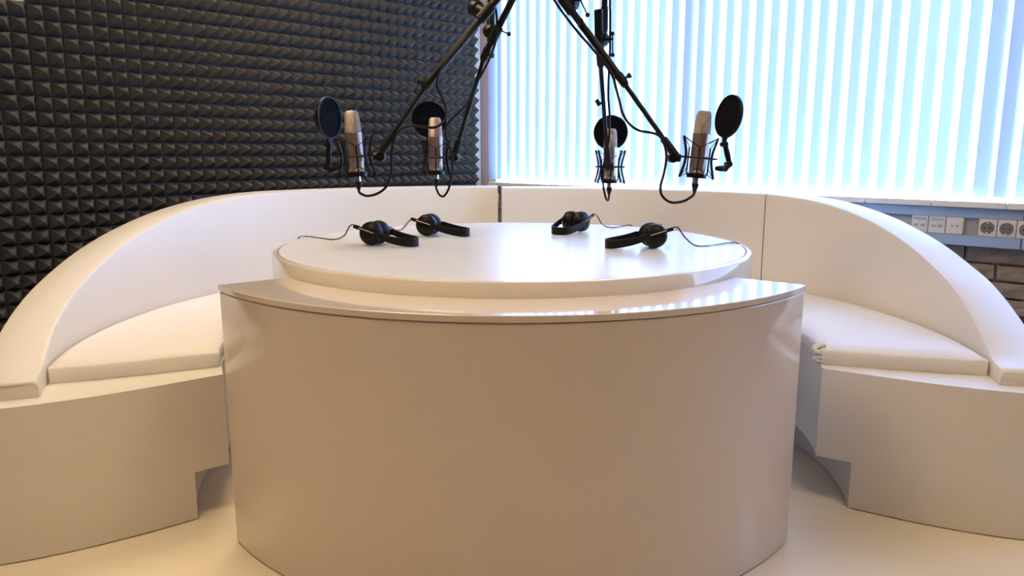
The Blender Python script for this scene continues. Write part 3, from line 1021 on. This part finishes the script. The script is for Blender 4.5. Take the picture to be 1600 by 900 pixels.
# ================================================================== BOOMS hanging from the ceiling
def boom(label, a, m, far, pivot, pole, knob_dir, lower_r=0.0072, upper_r=0.0112, handle=None, extra=None):
    a, m, far, pivot, pole = [Vector(p) for p in (a, m, far, pivot, pole)]
    t = thing('microphone_boom', Vector((pole.x, pole.y, RH)), label, 'boom arm', 'ceiling-hung microphone booms')
    d1 = (m - a).normalized()
    d2 = (far - m).normalized()
    MB().cyl(a, m, lower_r, seg=14).build('lower_tube', MT['blackmetal'], t)
    MB().cyl(m, far, upper_r, seg=16, bevel=0.001).build('upper_tube', MT['blackmetal'], t)
    MB().cyl(a - d1 * 0.004, a + d1 * 0.062, 0.0130, 0.0115, seg=16, bevel=0.0015).build('end_sleeve', MT['blackplastic'], t)
    col = MB().tube([m - d1 * 0.022, m - d1 * 0.014, m + d2 * 0.016, m + d2 * 0.024], [0.0095, 0.0130, 0.0138, 0.0120], 18).build('collar', MT['blackplastic'], t)
    k = Vector(knob_dir).normalized()
    kb = MB().cyl(m + k * 0.010, m + k * 0.020, 0.0042, seg=10)
    kb.cyl(m + k * 0.019, m + k * 0.031, 0.0078, 0.0088, seg=12, bevel=0.0015)
    kb.build('knob', MT['blackplastic'], col)
    # pivot clamp: where the boom meets the hanging pole
    near = m + d2 * (pivot - m).dot(d2)
    MB().cyl(near - d2 * 0.030, near + d2 * 0.030, upper_r + 0.0055, seg=18, bevel=0.003).build('clamp_sleeve', MT['blackplastic'], t)
    w = (pivot - near)
    wn = w.normalized() if w.length > 1e-4 else Vector((1, 0, 0))
    cl = MB().lathe([(0.0, -0.020), (0.018, -0.020), (0.024, -0.014), (0.024, 0.010), (0.019, 0.017), (0.0, 0.017)], pivot, wn, 24)
    cl.tube([near, pivot], [0.014, 0.020], 14)
    cl.build('pivot_clamp', MT['blackplastic'], t, smooth=40)
    MB().tube([pivot - Z * 0.012, pivot.lerp(pole, 0.3) + Z * 0.018, Vector((pole.x, pole.y, pole.z + 0.05)), Vector((pole.x, pole.y, pole.z + 0.12))], [0.016, 0.015, 0.0135, 0.0125], 16).build('pole_socket', MT['blackplastic'], t)
    MB().cyl((pole.x, pole.y, pole.z + 0.06), (pole.x, pole.y, RH - 0.012), 0.0105, seg=16).build('hanging_pole', MT['blackmetal'], t)
    MB().lathe([(0, 0), (0.055, 0), (0.055, -0.006), (0.03, -0.014), (0, -0.014)], (pole.x, pole.y, RH - 0.0002), (0, 0, 1), 28).build('ceiling_flange', MT['blackmetal'], t)
    if handle:
        h0, h1, e0, e1 = [Vector(p) for p in handle]
        hd = MB().cyl(h0, h1, 0.0042, seg=10).build('handle_stem', MT['blackmetal'], t)
        hb = MB().cyl(e0, e1, 0.0024, seg=8)
        hb.build('handle_bar', MT['blackmetal'], hd)
        for e in ((e0, e1) if (e0 - h1).length > 0.006 else (e1,)):
            MB().ball(e, 0.0072).build('handle_ball', MT['blackplastic'], hd)
    if extra:
        extra(t)
    return t


boom('black microphone boom crossing the foam wall, reaching to its nearest microphone',
     (-0.398, 2.345, 1.003), (-0.258, 2.38, 1.206), (0.097, 2.43, 1.622), (-0.112, 2.452, 1.436), (-0.118, 2.470, 1.45), (-0.9, -0.2, 0.15))
boom('black microphone boom at the wall corner with a ball-ended handle',
     (-0.203, 2.694, 0.985), (-0.090, 2.62, 1.320), (0.045, 2.56, 1.565), (-0.072, 2.630, 1.395), (-0.070, 2.648, 1.41), (0.9, -0.3, -0.2),
     handle=[(-0.056, 2.61, 1.400), (-0.050, 2.60, 1.398), (-0.050, 2.60, 1.398), (-0.010, 2.58, 1.379)])


def b3_extra(t):
    m = Vector((0.300, 2.66, 1.304))
    MB().cyl((0.2925, 2.648, 1.380), (0.287, 2.63, 1.466), 0.0150, seg=20, bevel=0.004).build('counterweight', MT['blackplastic'], t)
    MB().cyl((0.320, 2.700, 1.165), (0.303, 2.698, 1.167), 0.004, seg=10).build('cable_clip_stem', MT['blackplastic'], t)
    MB().cyl((0.304, 2.698, 1.158), (0.2925, 2.696, 1.178), 0.0075, seg=12, bevel=0.0015).build('clip_knob', MT['blackplastic'], t)


boom('black microphone boom hanging almost straight down before the blind',
     (0.347, 2.765, 0.955), (0.300, 2.66, 1.304), (0.290, 2.640, 1.42), (0.304, 2.655, 1.372), (0.312, 2.67, 1.36), (0.95, -0.3, 0.1),
     lower_r=0.0074, upper_r=0.0095,
     handle=[(0.316, 2.65, 1.371), (0.335, 2.62, 1.369), (0.334, 2.62, 1.386), (0.336, 2.62, 1.318)], extra=b3_extra)


def b4_extra(t):
    MB().cyl((0.204, 2.392, 1.387), (0.206, 2.376, 1.386), 0.0095, seg=18, bevel=0.002).build('tension_wheel', MT['blackplastic'], t)


boom('black microphone boom slanting across the blind toward the window bench microphone',
     (0.489, 2.300, 0.990), (0.333, 2.36, 1.213), (0.070, 2.452, 1.575), (0.182, 2.432, 1.448), (0.180, 2.455, 1.46), (0.8, -0.2, 0.5),
     lower_r=0.0074, handle=[(0.190, 2.40, 1.452), (0.205, 2.38, 1.447), (0.205, 2.38, 1.447), (0.226, 2.37, 1.403)], extra=b4_extra)
